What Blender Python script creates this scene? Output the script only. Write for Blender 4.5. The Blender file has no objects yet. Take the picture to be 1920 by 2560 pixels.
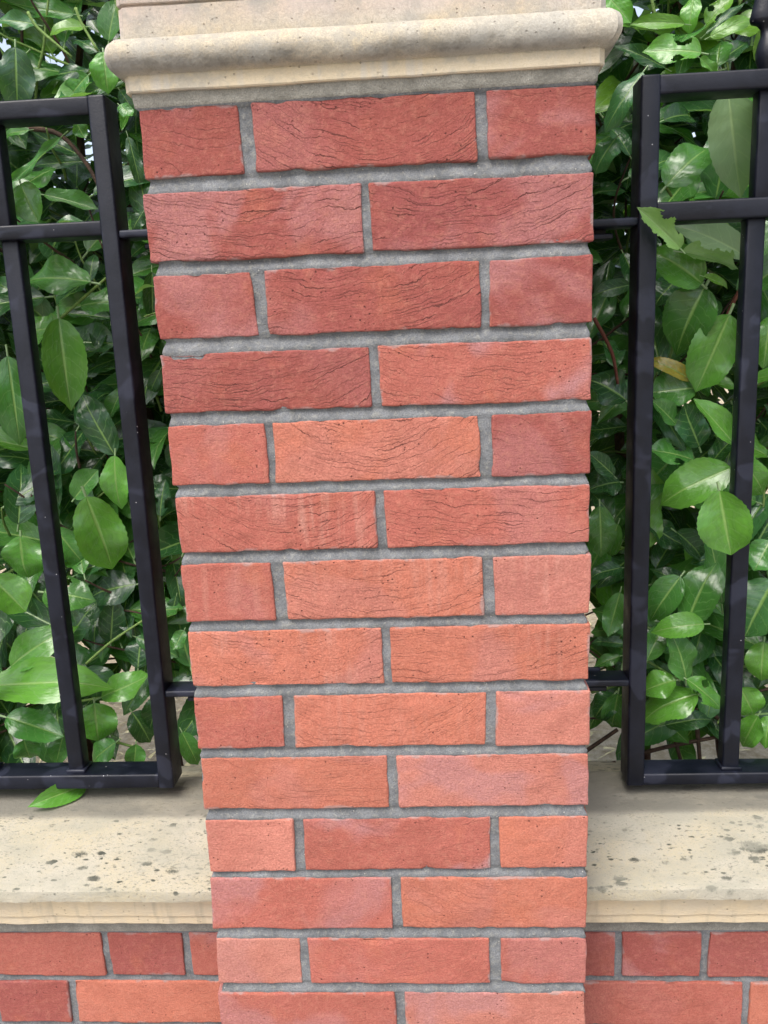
import bpy, bmesh, math, random
import numpy as np
from mathutils import Vector, Matrix, Euler
random.seed(7); rng = np.random.default_rng(11)
SC = bpy.context.scene
COL = SC.collection
R = math.radians

# ---------------------------------------------------------------- camera, light, exposure
cam = bpy.data.cameras.new('camera'); cam_ob = bpy.data.objects.new('camera', cam); COL.objects.link(cam_ob)
cam.sensor_fit = 'VERTICAL'; cam.sensor_height = 24.0; cam.lens = 19.2
cam.clip_start = 0.01; cam.clip_end = 500
CAM = Vector((0.05266, -0.84787, -0.23348))
cam_ob.location = CAM; cam_ob.rotation_euler = (1.37016, 0.04102, 0.04916)
SC.camera = cam_ob

SUN_EL, SUN_AZ = R(58), R(-25)          # sun up and in front of the pillar, behind thin cloud
world = bpy.data.worlds.new('World'); SC.world = world; world.use_nodes = True
wn = world.node_tree; wn.nodes.clear()
wo = wn.nodes.new('ShaderNodeOutputWorld'); wb = wn.nodes.new('ShaderNodeBackground')
ws = wn.nodes.new('ShaderNodeTexSky'); ws.sky_type = 'NISHITA'; ws.sun_disc = False
ws.sun_elevation = SUN_EL; ws.sun_rotation = math.pi - SUN_AZ
ws.air_density = 1.0; ws.dust_density = 4.0; ws.ozone_density = 1.0
wh = wn.nodes.new('ShaderNodeHueSaturation'); wh.inputs['Saturation'].default_value = 0.62   # overcast: a greyer sky
wn.links.new(ws.outputs[0], wh.inputs['Color']); wn.links.new(wh.outputs[0], wb.inputs['Color'])
wb.inputs['Strength'].default_value = 0.15
wn.links.new(wb.outputs[0], wo.inputs[0])
sun = bpy.data.lights.new('sun', 'SUN'); sun.energy = 1.4; sun.angle = R(35); sun.color = (1.0, 0.97, 0.92)
sun_ob = bpy.data.objects.new('sun', sun); COL.objects.link(sun_ob)
sun_dir = Vector((math.sin(SUN_AZ) * math.cos(SUN_EL), -math.cos(SUN_AZ) * math.cos(SUN_EL), math.sin(SUN_EL)))
sun_ob.rotation_euler = sun_dir.to_track_quat('Z', 'Y').to_euler(); sun_ob.location = (0, -4, 6)
SC.view_settings.view_transform = 'Standard'; SC.view_settings.look = 'None'
SC.view_settings.gamma = 1; SC.view_settings.use_curve_mapping = False
SC.view_settings.exposure = 1.12

# ---------------------------------------------------------------- helpers
GROUND = -1.6
def link(o, parent=None, loc=None):
    COL.objects.link(o)
    if loc is not None: o.location = loc
    if parent is not None:
        o.parent = parent
        o.location = Vector(o.location) - parent_loc(parent)
    return o
def parent_loc(p):
    v = Vector(p.location)
    while p.parent: p = p.parent; v += Vector(p.location)
    return v
def thing(name, label, cat, loc=(0, 0, 0), group=None):
    o = bpy.data.objects.new(name, None); o.empty_display_size = .05
    COL.objects.link(o); o.location = loc
    o['label'] = label; o['category'] = cat
    if group: o['group'] = group
    return o
def mesh(name, V, F, mat, smooth=False):
    me = bpy.data.meshes.new(name); me.from_pydata([tuple(v) for v in V], [], [tuple(f) for f in F]); me.update()
    if mat: me.materials.append(mat)
    if smooth: me.polygons.foreach_set('use_smooth', [True] * len(me.polygons))
    return me
def obj(name, me, parent=None, loc=(0, 0, 0)):
    o = bpy.data.objects.new(name, me); return link(o, parent, loc)

def _h(i, j, k, s):
    n = (i * 374761393 + j * 668265263 + k * 2147483647 + s * 1274126177) & 0xffffffff
    n = ((n ^ (n >> 13)) * 1274126177) & 0xffffffff
    return ((n ^ (n >> 16)) & 0xffff) / 65535.0
def vnoise(P, scale, seed=0):                      # smooth value noise in -1..1 for an array of points
    q = np.asarray(P, float) * scale + 1000.0 + seed * 17.13
    i = np.floor(q).astype(np.int64); f = q - i; f = f * f * (3 - 2 * f)
    r = 0
    for dx in (0, 1):
        for dy in (0, 1):
            for dz in (0, 1):
                w = (f[:, 0] if dx else 1 - f[:, 0]) * (f[:, 1] if dy else 1 - f[:, 1]) * (f[:, 2] if dz else 1 - f[:, 2])
                r = r + w * _h(i[:, 0] + dx, i[:, 1] + dy, i[:, 2] + dz, seed)
    return r * 2 - 1
def fbm(P, scale, seed=0, octs=3):
    r = 0; a = 1
    for o in range(octs): r = r + a * vnoise(P, scale * 2 ** o, seed + o * 7); a *= .5
    return r

def grid_box(nx, ny, nz, cx=None, cy=None, cz=None):   # closed box of quads on the unit cube -.5..+.5 with welded edges
    idx = {}; V = []; F = []
    cx = [i / nx - .5 for i in range(nx + 1)] if cx is None else cx; cy = [i / ny - .5 for i in range(ny + 1)] if cy is None else cy; cz = [i / nz - .5 for i in range(nz + 1)] if cz is None else cz
    def vid(i, j, k):
        key = (i, j, k)
        if key not in idx: idx[key] = len(V); V.append((cx[i], cy[j], cz[k]))
        return idx[key]
    for k0, flip in ((0, True), (nz, False)):
        for i in range(nx):
            for j in range(ny):
                f = [vid(i, j, k0), vid(i + 1, j, k0), vid(i + 1, j + 1, k0), vid(i, j + 1, k0)]; F.append(f[::-1] if flip else f)
    for j0, flip in ((0, False), (ny, True)):
        for i in range(nx):
            for k in range(nz):
                f = [vid(i, j0, k), vid(i + 1, j0, k), vid(i + 1, j0, k + 1), vid(i, j0, k + 1)]; F.append(f[::-1] if flip else f)
    for i0, flip in ((0, True), (nx, False)):
        for j in range(ny):
            for k in range(nz):
                f = [vid(i0, j, k), vid(i0, j + 1, k), vid(i0, j + 1, k + 1), vid(i0, j, k + 1)]; F.append(f[::-1] if flip else f)
    return np.array(V), F
def box_me(name, x0, x1, y0, y1, z0, z1, mat, bevel=.002, seg=2):   # bevelled box in world axes, origin at its centre
    c = Vector(((x0 + x1) / 2, (y0 + y1) / 2, (z0 + z1) / 2))
    bm = bmesh.new(); bmesh.ops.create_cube(bm, size=1)
    for v in bm.verts: v.co = Vector((v.co.x * (x1 - x0), v.co.y * (y1 - y0), v.co.z * (z1 - z0)))
    if bevel: bmesh.ops.bevel(bm, geom=bm.edges[:], offset=bevel, segments=seg, affect='EDGES', profile=.5)
    me = bpy.data.meshes.new(name); bm.to_mesh(me); bm.free()
    if mat: me.materials.append(mat)
    for p in me.polygons: p.use_smooth = True
    return me, c
def box(name, x0, x1, y0, y1, z0, z1, mat, parent, bevel=.002, seg=2):
    me, c = box_me(name, x0, x1, y0, y1, z0, z1, mat, bevel, seg)
    return obj(name, me, parent, c)
def tube_me(name, pts, r0, r1, mat, sides=7, wob=0.0):
    pts = [Vector(p) for p in pts]
    # refine with catmull-rom
    P = []
    for i in range(len(pts) - 1):
        a = pts[max(i - 1, 0)]; b = pts[i]; c = pts[i + 1]; d = pts[min(i + 2, len(pts) - 1)]
        for t in (0, .25, .5, .75):
            P.append(.5 * ((2 * b) + (c - a) * t + (2 * a - 5 * b + 4 * c - d) * t * t + (3 * b - a - 3 * c + d) * t ** 3))
    P.append(pts[-1]); o0 = pts[0].copy()
    V = []; F = []; n = len(P)
    for i, p in enumerate(P):
        t = (P[min(i + 1, n - 1)] - P[max(i - 1, 0)]).normalized()
        u = t.orthogonal().normalized() if i == 0 else (u - t * u.dot(t)).normalized()
        w = t.cross(u); r = (r0 + (r1 - r0) * i / (n - 1)) * (1 + wob * random.uniform(-1, 1))
        for s in range(sides):
            a = 2 * math.pi * s / sides; V.append(p - o0 + u * math.cos(a) * r + w * math.sin(a) * r)
    for i in range(n - 1):
        for s in range(sides):
            F.append((i * sides + s, i * sides + (s + 1) % sides, (i + 1) * sides + (s + 1) % sides, (i + 1) * sides + s))
    F.append(tuple(range(sides))[::-1]); F.append(tuple((n - 1) * sides + s for s in range(sides)))
    return mesh(name, V, F, mat, True), o0

# ---------------------------------------------------------------- materials
class NT:
    def __init__(s, name):
        s.m = bpy.data.materials.new(name); s.m.use_nodes = True; s.t = s.m.node_tree; s.t.nodes.clear()
        s.out = s.n('OutputMaterial')
    def n(s, t, **k):
        nd = s.t.nodes.new('ShaderNode' + t)
        for a, v in k.items(): setattr(nd, a, v)
        return nd
    def put(s, sock, v):
        if hasattr(v, 'links') or hasattr(v, 'is_linked'): s.t.links.new(v, sock)
        elif v is not None: sock.default_value = v
    def math(s, op, a, b=None, c=None, clamp=False):
        nd = s.n('Math', operation=op, use_clamp=clamp)
        for i, v in enumerate((a, b, c)):
            if v is not None: s.put(nd.inputs[i], v)
        return nd.outputs[0]
    def vmath(s, op, a, b=None):
        nd = s.n('VectorMath', operation=op); s.put(nd.inputs[0], a)
        if b is not None: s.put(nd.inputs[1], b)
        return nd.outputs[0]
    def noise(s, vec, scale, detail=2, rough=.5, dist=0):
        nd = s.n('TexNoise'); s.put(nd.inputs['Vector'], vec); nd.inputs['Scale'].default_value = scale
        nd.inputs['Detail'].default_value = detail; nd.inputs['Roughness'].default_value = rough; nd.inputs['Distortion'].default_value = dist
        return nd.outputs[0]
    def noisec(s, vec, scale, detail=2):
        nd = s.n('TexNoise'); s.put(nd.inputs['Vector'], vec); nd.inputs['Scale'].default_value = scale; nd.inputs['Detail'].default_value = detail
        return nd.outputs[1]
    def vor(s, vec, scale, rand=1):
        nd = s.n('TexVoronoi'); s.put(nd.inputs['Vector'], vec); nd.inputs['Scale'].default_value = scale; nd.inputs['Randomness'].default_value = rand
        return nd.outputs[0], nd.outputs[1]
    def ramp(s, v, a, b, lo=0.0, hi=1.0, smooth=True):
        nd = s.n('MapRange', interpolation_type='SMOOTHSTEP' if smooth else 'LINEAR'); s.put(nd.inputs[0], v)
        s.put(nd.inputs[1], a); s.put(nd.inputs[2], b); s.put(nd.inputs[3], lo); s.put(nd.inputs[4], hi); return nd.outputs[0]
    def mix(s, f, a, b, mode='MIX'):
        nd = s.n('Mix', data_type='RGBA', blend_type=mode); s.put(nd.inputs[0], f)
        for i, v in ((6, a), (7, b)):
            if isinstance(v, tuple) and len(v) == 3: v = (*v, 1)
            s.put(nd.inputs[i], v)
        return nd.outputs[2]
    def sep(s, v):
        nd = s.n('SeparateXYZ'); s.put(nd.inputs[0], v); return nd.outputs
    def comb(s, x, y, z):
        nd = s.n('CombineXYZ')
        for i, v in enumerate((x, y, z)): s.put(nd.inputs[i], v)
        return nd.outputs[0]
    def attr(s, name, kind='OBJECT'):
        nd = s.n('Attribute', attribute_type=kind, attribute_name=name); return nd.outputs['Fac']
    def bump(s, h, strength, dist=.001, normal=None):
        nd = s.n('Bump'); nd.inputs['Strength'].default_value = strength; nd.inputs['Distance'].default_value = dist
        s.put(nd.inputs['Height'], h)
        if normal is not None: s.put(nd.inputs['Normal'], normal)
        return nd.outputs[0]
    def bsdf(s, col, rough, normal=None, spec=.5, coat=0, coat_r=.1):
        b = s.n('BsdfPrincipled'); 
        if isinstance(col, tuple) and len(col) == 3: col = (*col, 1)
        s.put(b.inputs['Base Color'], col); s.put(b.inputs['Roughness'], rough)
        b.inputs['Specular IOR Level'].default_value = spec; b.inputs['Coat Weight'].default_value = coat; b.inputs['Coat Roughness'].default_value = coat_r
        if normal is not None: s.put(b.inputs['Normal'], normal)
        s.t.links.new(b.outputs[0], s.out.inputs[0]); return b

def mat_brick():
    k = NT('red_brick')
    tc = k.n('TexCoord'); oi = k.n('ObjectInfo')
    P = tc.outputs['Object']
    off = k.math('MULTIPLY', oi.outputs['Random'], 97.0)
    O = k.vmath('ADD', P, k.comb(off, k.math('MULTIPLY', off, 1.7), k.math('MULTIPLY', off, .6)))
    x, y, z = k.sep(P)
    col = oi.outputs['Color']
    # broad tone drift and lime bloom
    big = k.noise(O, 14, 3, .55)
    col = k.mix(k.ramp(big, .35, .7, 0, .55), col, k.mix(.6, col, (.27, .075, .05)))
    warm = k.noise(k.vmath('ADD', O, (5, 3, 1)), 22, 3)
    col = k.mix(k.ramp(warm, .55, .75, 0, .55), col, k.mix(.6, col, (.42, .14, .075)))
    bl = k.noise(k.vmath('ADD', O, (9, 1, 4)), 9, 3, .5, .4)
    col = k.mix(k.math('MULTIPLY', k.ramp(bl, .5, .62), k.attr('bloom')), col, (.37, .185, .185))
    # washed vertical streaks
    st = k.noise(k.vmath('MULTIPLY', O, (95, 95, 9)), 1, 3, .6)
    stm = k.noise(k.vmath('ADD', O, (2, 7, 3)), 11, 2)
    col = k.mix(k.math('MULTIPLY', k.math('MULTIPLY', k.ramp(st, .42, .78), k.ramp(stm, .38, .6)), k.attr('streak')), col, (.47, .235, .185))
    # grain, pits
    g1 = k.noise(O, 520, 3, .65); g2 = k.noise(O, 150, 3, .6)
    col = k.mix(k.ramp(g1, .32, .66, .0, .75), col, k.mix(.5, col, (.13, .03, .02)))
    col = k.mix(k.ramp(g2, .45, .72, 0, .42), col, k.mix(.5, col, (.45, .20, .14)))
    pd, pc = k.vor(O, 210); pmask = k.ramp(k.noise(O, 30, 2), .45, .65)
    pit = k.math('MULTIPLY', k.math('MULTIPLY', k.ramp(pd, .13, .24, 1, 0), k.ramp(k.sep(pc)[0], .70, .8)), pmask)
    # creases: thin contour lines of a stretched, sagging noise
    wx, wy, wz = k.sep(k.noisec(O, 24, 2))
    wob = k.math('ADD', k.math('MULTIPLY', k.math('SUBTRACT', wx, .5), .020), k.math('MULTIPLY', k.math('SUBTRACT', k.noise(O, 240, 3), .5), .0042))
    sag = k.math('MULTIPLY', k.math('MULTIPLY', x, x), k.math('MULTIPLY_ADD', oi.outputs['Random'], 3.0, 1.0))
    tilt = k.math('MULTIPLY', x, k.math('SUBTRACT', k.math('MULTIPLY', k.math('FRACT', k.math('MULTIPLY', oi.outputs['Random'], 13.7)), .32), .16))
    w = k.math('ADD', k.math('ADD', k.math('SUBTRACT', z, sag), wob), tilt)
    def crease(fx, fz, ofs, lo, hi, ms, m0, m1):
        v = k.comb(k.math('MULTIPLY_ADD', x, fx, k.math('ADD', off, ofs)), k.math('MULTIPLY', y, fx), k.math('MULTIPLY', w, fz))
        n = k.noise(v, 1, 3.5, .55)
        line = k.ramp(k.math('ABSOLUTE', k.math('SUBTRACT', n, .5)), lo, hi, 1, 0)
        mk = k.ramp(k.noise(k.vmath('ADD', O, (ofs, 0, 0)), ms, 2), m0, m1)
        return k.math('MULTIPLY', line, mk)
    def arcs(freq, amp, ofs, half, ms, m0, m1):      # broken, roughly parallel sagging folds
        n = k.noise(k.vmath('ADD', k.vmath('MULTIPLY', O, (9, 9, 14)), (ofs, 0, 0)), 1, 2)
        sv = k.math('ADD', k.math('MULTIPLY', w, freq), k.math('MULTIPLY_ADD', n, amp, off))
        fl = k.math('FLOOR', sv); d = k.math('ABSOLUTE', k.math('SUBTRACT', k.math('FRACT', sv), .5))
        seg = k.noise(k.comb(k.math('MULTIPLY_ADD', x, 26, k.math('MULTIPLY', fl, 7.31)), k.math('MULTIPLY_ADD', y, 26, ofs), k.math('MULTIPLY', fl, 3.17)), 1, 2)
        th = k.math('MULTIPLY', k.ramp(seg, .47, .66), k.math('MULTIPLY', k.ramp(k.noise(k.vmath('ADD', O, (0, ofs, 0)), ms, 2), m0, m1), half))
        return k.ramp(k.math('SUBTRACT', d, th), -.020, .012, 1, 0)
    c1 = arcs(118, 2.3, 3, .060, 15, .42, .60)
    c2 = k.math('MULTIPLY', arcs(310, 4.6, 31, .13, 17, .44, .60), .75)
    c3 = arcs(44, 2.4, 57, .024, 17, .44, .58)
    cr = k.math('MAXIMUM', k.math('MAXIMUM', c1, c2), c3)
    cr = k.math('MULTIPLY', cr, k.attr('crease'))
    # only on the struck face, fading to the arrises
    col = k.mix(k.math('MULTIPLY', k.math('MAXIMUM', cr, pit), .88), col, (.085, .026, .022))
    # mortar smear on some arrises
    gx, gy, gz = k.sep(tc.outputs['Generated'])
    ex = k.math('MULTIPLY', k.math('MINIMUM', gx, k.math('SUBTRACT', 1, gx)), k.attr('len'))
    ez = k.math('MULTIPLY', k.math('MINIMUM', gz, k.math('SUBTRACT', 1, gz)), .066)
    e = k.math('MINIMUM', ex, ez)
    lim = k.math('MULTIPLY', k.ramp(k.noise(O, 34, 3, .6), .46, .75), .0055)
    sm = k.ramp(k.math('SUBTRACT', lim, e), -.0014, .0022, 0, .6)
    col = k.mix(sm, col, (.27, .22, .21))
    h = k.math('SUBTRACT', k.math('ADD', k.math('MULTIPLY', g1, .75), k.math('MULTIPLY', g2, .7)), k.math('ADD', k.math('MULTIPLY', cr, .9), k.math('MULTIPLY', pit, 1.0)))
    nrm = k.bump(h, .9, .0015)
    k.bsdf(col, .88, nrm, .25)
    return k.m

def mat_mortar(name='grey_mortar', base=(.142, .147, .154)):
    k = NT(name); P = k.n('TexCoord').outputs['Object']
    a = k.noise(P, 36, 4, .6); g = k.noise(P, 700, 2, .7); g2 = k.noise(P, 190, 3, .65)
    lt = tuple(min(1, v * 1.6) for v in base); dk = tuple(v * .55 for v in base)
    col = k.mix(k.ramp(a, .25, .75, .18, .82), dk, lt)
    col = k.mix(k.ramp(g2, .45, .75, 0, .5), col, (.30, .29, .25))
    col = k.mix(k.ramp(g, .35, .65, 0, .5), col, dk)
    vd, vc = k.vor(P, 330); spk = k.math('MULTIPLY', k.ramp(vd, .2, .34, 1, 0), k.ramp(k.sep(vc)[0], .968, .975))
    col = k.mix(k.math('MULTIPLY', spk, .6), col, (.5, .48, .44))
    nrm = k.bump(k.math('ADD', k.math('MULTIPLY', g, .5), k.math('ADD', g2, spk)), .9, .0016)
    k.bsdf(col, .95, nrm, .2); return k.m

def mat_stone(name, cap):
    k = NT(name); P = k.n('TexCoord').outputs['Object']
    x, y, z = k.sep(P)
    a = k.noise(P, 9, 4, .6); b = k.noise(k.vmath('ADD', P, (4, 2, 7)), 26, 4, .6)
    col = k.mix(k.ramp(a, .35, .65), ((.49, .42, .31) if cap else (.37, .325, .225)), ((.48, .45, .39) if cap else (.36, .335, .27)))
    col = k.mix(k.ramp(b, .5, .72, 0, .6), col, (.54, .44, .29) if cap else (.375, .325, .225))
    g = k.noise(P, 620, 3, .7); g2 = k.noise(P, 210, 3, .65)
    col = k.mix(k.ramp(g, .32, .62, .6, 0), col, (.30, .275, .22)); col = k.mix(k.ramp(g2, .36, .52, .5, 0), col, (.32, .30, .25))
    if cap:
        # soot weathering, heavier to the foot of the roll; reddish band under the joint above
        s = k.noise(k.vmath('MULTIPLY', P, (11, 11, 30)), 1, 4, .65, .5)
        foot = k.math('MULTIPLY', k.ramp(z, .027, .032), k.ramp(z, .036, .052, 1, 0))
        col = k.mix(k.math('MULTIPLY', foot, k.ramp(s, .28, .62, .1, .85)), col, (.10, .095, .085))
        col = k.mix(k.ramp(k.noise(k.vmath('ADD', P, (1, 5, 2)), 13, 4, .7), .52, .7, 0, .45), col, (.30, .29, .27))
        pk = k.math('MULTIPLY', k.ramp(z, .056, .085), k.ramp(k.noise(P, 8, 3), .3, .6, .12, .5))
        col = k.mix(pk, col, (.60, .47, .43))
        col = k.mix(k.ramp(k.noise(k.vmath('MULTIPLY', P, (1, 1, 90)), 9, 3), .62, .75, 0, .35), col, (.3, .28, .26))
        col = k.mix(k.ramp(z, .0275, .030, .6, 0), col, (.55, .45, .30))  # neck below the roll lightened in colour to offset the shade there
        col = k.mix(k.math('MULTIPLY', k.ramp(k.noise(k.vmath('ADD', P, (3, 8, 1)), 30, 4, .7), .46, .64), .55), col, (.30, .29, .26))
        vs = k.noise(k.vmath('MULTIPLY', P, (60, 60, 4)), 1, 3)
        col = k.mix(k.math('MULTIPLY', k.ramp(vs, .55, .7, 0, .4), k.ramp(z, .028, .031, 1, 0)), col, (.42, .42, .42))
    else:
        # black lichen flecks, drawn out a little; greyed top; rain streaks on the mouldings under the lip
        d = k.noisec(P, 34, 3)
        Q = k.vmath('ADD', k.vmath('MULTIPLY', P, (.72, 1.25, 1)), k.vmath('MULTIPLY', d, (.009, .009, .005)))
        top = k.ramp(z, -.912, -.902)
        for sc, thr, keep, dn in ((30, .46, .50, 6), (64, .46, .42, 8), (125, .46, .45, 11)):
            vd, vc = k.vor(k.vmath('MULTIPLY', Q, (1, 1.35, 1)), sc); cc = k.sep(vc)
            sz = k.math('MULTIPLY', k.ramp(cc[0], keep, 1, 0, thr), k.ramp(k.noise(P, dn, 2), .36, .58))
            rag = k.math('MULTIPLY', k.math('SUBTRACT', k.noise(P, 300, 3, .7), .5), .5)
            f = k.ramp(k.math('SUBTRACT', k.math('ADD', vd, rag), sz), -.20, .05, .93, 0)
            col = k.mix(k.math('MULTIPLY', f, k.math('MULTIPLY', top, k.ramp(sz, .0, .06))), col, (.022, .027, .022))
        for sc, t0, t1, am, dn in ((150, .60, .70, .6, 7), (330, .58, .70, .6, 14)):
            nz = k.noise(k.vmath('ADD', k.vmath('MULTIPLY', Q, (1, 1.5, 1)), (sc, sc * .3, 0)), sc, 4, .55)
            nz = k.math('ADD', nz, k.math('MULTIPLY', k.math('SUBTRACT', k.noise(k.vmath('ADD', P, (0, sc, 0)), dn, 2), .5), .22))
            col = k.mix(k.math('MULTIPLY', k.ramp(nz, t0, t1, 0, am), top), col, (.045, .052, .042))
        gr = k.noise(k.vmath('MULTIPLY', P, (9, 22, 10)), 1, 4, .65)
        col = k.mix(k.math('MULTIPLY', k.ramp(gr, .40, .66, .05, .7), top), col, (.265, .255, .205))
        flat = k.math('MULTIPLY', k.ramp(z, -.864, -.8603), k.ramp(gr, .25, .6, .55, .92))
        col = k.mix(flat, col, (.15, .142, .118))  # flat top darker: dirt plus shade under the rail, painted into the colour
        col = k.mix(k.ramp(z, -.922, -.916, .85, 0), col, k.mix(k.ramp(b, .35, .65), (.62, .50, .33), (.56, .47, .34)))  # mouldings under the lip painted lighter to make up for weak frontal light
        vs = k.noise(k.vmath('MULTIPLY', P, (70, 1, 6)), 1, 3)
        col = k.mix(k.math('MULTIPLY', k.ramp(vs, .52, .68, 0, .5), k.ramp(z, -.925, -.915, 1, 0)), col, (.33, .29, .22))
    vd, vc = k.vor(P, 240); pit = k.math('MULTIPLY', k.ramp(vd, .14, .3, 1, 0), k.ramp(k.sep(vc)[0], .90, .94))
    col = k.mix(k.math('MULTIPLY', pit, .45), col, (.20, .18, .15))
    nrm = k.bump(k.math('SUBTRACT', k.math('ADD', k.math('MULTIPLY', g, .4), k.math('MULTIPLY', g2, .9)), pit), .8, .0014)
    k.bsdf(col, .92, nrm, .25); return k.m

def mat_iron():
    k = NT('black_paint'); P = k.n('TexCoord').outputs['Object']; oi = k.n('ObjectInfo')
    O = k.vmath('ADD', P, k.comb(k.math('MULTIPLY', oi.outputs['Random'], 31), 0, 0))
    a = k.noise(O, 26, 3, .55); g = k.noise(O, 260, 3, .6); f = k.noise(O, 900, 2, .6)
    pt = k.ramp(k.noise(k.vmath('ADD', O, (3, 3, 3)), 21, 2, .4, .6), .56, .63)
    col = k.mix(k.ramp(a, .35, .65), (.0032, .0042, .009), (.006, .0076, .015))
    col = k.mix(k.math('MULTIPLY', pt, .16), col, (.07, .078, .125))
    vd, vc = k.vor(O, 180); s = k.math('MULTIPLY', k.ramp(vd, .10, .17, 1, 0), k.ramp(k.sep(vc)[0], .972, .976))
    col = k.mix(k.math('MULTIPLY', s, .5), col, (.5, .5, .52))
    nrm = k.bump(k.math('ADD', k.math('MULTIPLY', g, .5), k.math('MULTIPLY', f, .25)), .35, .0012)
    k.bsdf(col, k.ramp(a, .3, .7, .34, .5), nrm, .26, 0, .25); return k.m

def mat_leaf(name, island=False):
    k = NT(name); uv = k.n('TexCoord').outputs['UV']; oi = k.n('ObjectInfo')
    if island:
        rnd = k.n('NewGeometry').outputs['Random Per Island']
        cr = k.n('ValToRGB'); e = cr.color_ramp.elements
        e[0].position = 0; e[0].color = (.010, .040, .016, 1); e[1].position = 1; e[1].color = (.036, .115, .03, 1)  # darker than the outer leaves: shade inside the bush put into the colour
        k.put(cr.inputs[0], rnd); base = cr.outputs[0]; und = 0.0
    else:
        rnd = oi.outputs['Random']; base = oi.outputs['Color']; und = k.attr('pale')
    u, v, _ = k.sep(uv)                                  # u: along 0..1, v: across -1..1
    av = k.math('ABSOLUTE', v)
    off = k.math('MULTIPLY', rnd, 41)
    q = k.comb(k.math('ADD', u, off), v, off)
    # side veins sweep forward towards the edge
    s = k.math('SUBTRACT', k.math('MULTIPLY', u, 6.5), k.math('MULTIPLY', k.math('POWER', av, 1.3), 1.6))
    s = k.math('ADD', s, k.math('MULTIPLY', k.math('SUBTRACT', k.noise(q, 3.5, 2), .5), .7))
    s = k.math('ADD', s, k.math('MULTIPLY', k.math('SIGN', v), .17))
    fr = k.math('ABSOLUTE', k.math('SUBTRACT', k.math('FRACT', s), .5))
    vein = k.math('MULTIPLY', k.ramp(fr, .0, .085, 1, 0), k.ramp(av, .7, .95, 1, 0))
    mid = k.ramp(av, .02, k.ramp(u, 0, 1, .115, .055), 1, 0)
    mot = k.noise(q, 5, 3, .6)
    col = k.mix(k.ramp(mot, .3, .7, 0, .4), base, k.mix(.6, base, (.015, .05, .02)))
    col = k.mix(k.math('MULTIPLY', vein, .5), col, (.15, .30, .09))
    col = k.mix(k.math('MULTIPLY', mid, .8), col, (.22, .37, .10))
    vd, vc = k.vor(k.comb(k.math('MULTIPLY', k.math('ADD', u, off), 2), v, 0), 13)
    blem = k.math('MULTIPLY', k.ramp(vd, .03, .10, 1, 0), k.ramp(k.sep(vc)[0], .965, .97))
    col = k.mix(blem, col, (.10, .06, .02))
    back = k.n('NewGeometry').outputs['Backfacing']
    und = k.math('MAXIMUM', back, und)
    ucol = k.mix(k.math('MULTIPLY', k.math('MAXIMUM', k.math('MULTIPLY', vein, .5), mid), .6), (.20, .31, .16), (.30, .40, .22))
    col = k.mix(k.math('MULTIPLY', und, .8), col, ucol)
    quilt = k.math('SINE', k.math('MULTIPLY', s, 6.2832))
    fine = k.noise(q, 60, 2)
    # rain beads
    bd, bc = k.vor(k.comb(k.math('MULTIPLY', k.math('ADD', u, off), 2.2), v, 0), 17)
    bead = k.math('MULTIPLY', k.ramp(bd, .10, .24, 1, 0), k.ramp(k.sep(bc)[1], .90, .91))
    h = k.math('ADD', k.math('ADD', k.math('MULTIPLY', quilt, .07), k.math('MULTIPLY', mot, .55)), k.math('ADD', k.math('MULTIPLY', fine, .06), k.math('SUBTRACT', k.math('MULTIPLY', bead, .9), k.math('MULTIPLY', mid, .5))))
    nrm = k.bump(h, .55, .0022)
    rough = k.math('ADD', k.ramp(mot, .3, .7, .17, .30), k.math('MULTIPLY', und, .28))
    b = k.n('BsdfPrincipled'); k.put(b.inputs['Base Color'], col); k.put(b.inputs['Roughness'], rough); k.put(b.inputs['Normal'], nrm)
    b.inputs['Specular IOR Level'].default_value = .5; b.inputs['Coat Weight'].default_value = .25; b.inputs['Coat Roughness'].default_value = .14
    tr = k.n('BsdfTranslucent'); k.put(tr.inputs[0], k.mix(.55, k.mix(1, col, (1.9, 2.3, 1.0), 'MULTIPLY'), (.16, .34, .03)))
    ms = k.n('MixShader'); ms.inputs[0].default_value = .30
    k.t.links.new(b.outputs[0], ms.inputs[1]); k.t.links.new(tr.outputs[0], ms.inputs[2]); k.t.links.new(ms.outputs[0], k.out.inputs[0])
    return k.m

def mat_simple(name, c0, c1, scale, rough=.85, bump=.6, dist=.003):
    k = NT(name); P = k.n('TexCoord').outputs['Object']
    a = k.noise(P, scale, 5, .65); g = k.noise(P, scale * 9, 3, .6)
    col = k.mix(k.ramp(a, .32, .68), c0, c1); col = k.mix(k.ramp(g, .35, .65, 0, .5), col, c0)
    k.bsdf(col, rough, k.bump(k.math('ADD', a, g), bump, dist), .3); return k.m

M_BRICK = mat_brick(); M_MORTAR = mat_mortar(); M_BED = mat_mortar('pale_bed_mortar', (.235, .225, .195))
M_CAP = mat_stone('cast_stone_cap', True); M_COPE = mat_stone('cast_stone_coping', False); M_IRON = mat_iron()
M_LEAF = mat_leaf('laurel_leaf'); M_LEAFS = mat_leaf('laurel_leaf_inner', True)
M_BARK = mat_simple('bark_brown', (.035, .022, .016), (.10, .06, .04), 60)
M_RED = mat_simple('shoot_red', (.10, .03, .02), (.16, .06, .04), 60)
M_SHOOT = mat_simple('shoot_green', (.12, .20, .05), (.20, .30, .09), 60)
M_PAVE = mat_simple('paving', (.26, .25, .23), (.40, .38, .35), 7, .9, .4)
M_SOIL = mat_simple('litter_ground', (.42, .33, .20), (.72, .62, .45), 26, .95, 1.0, .02)
M_STRAW = mat_simple('dry_grass', (.50, .43, .22), (.70, .62, .36), 40)

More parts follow.
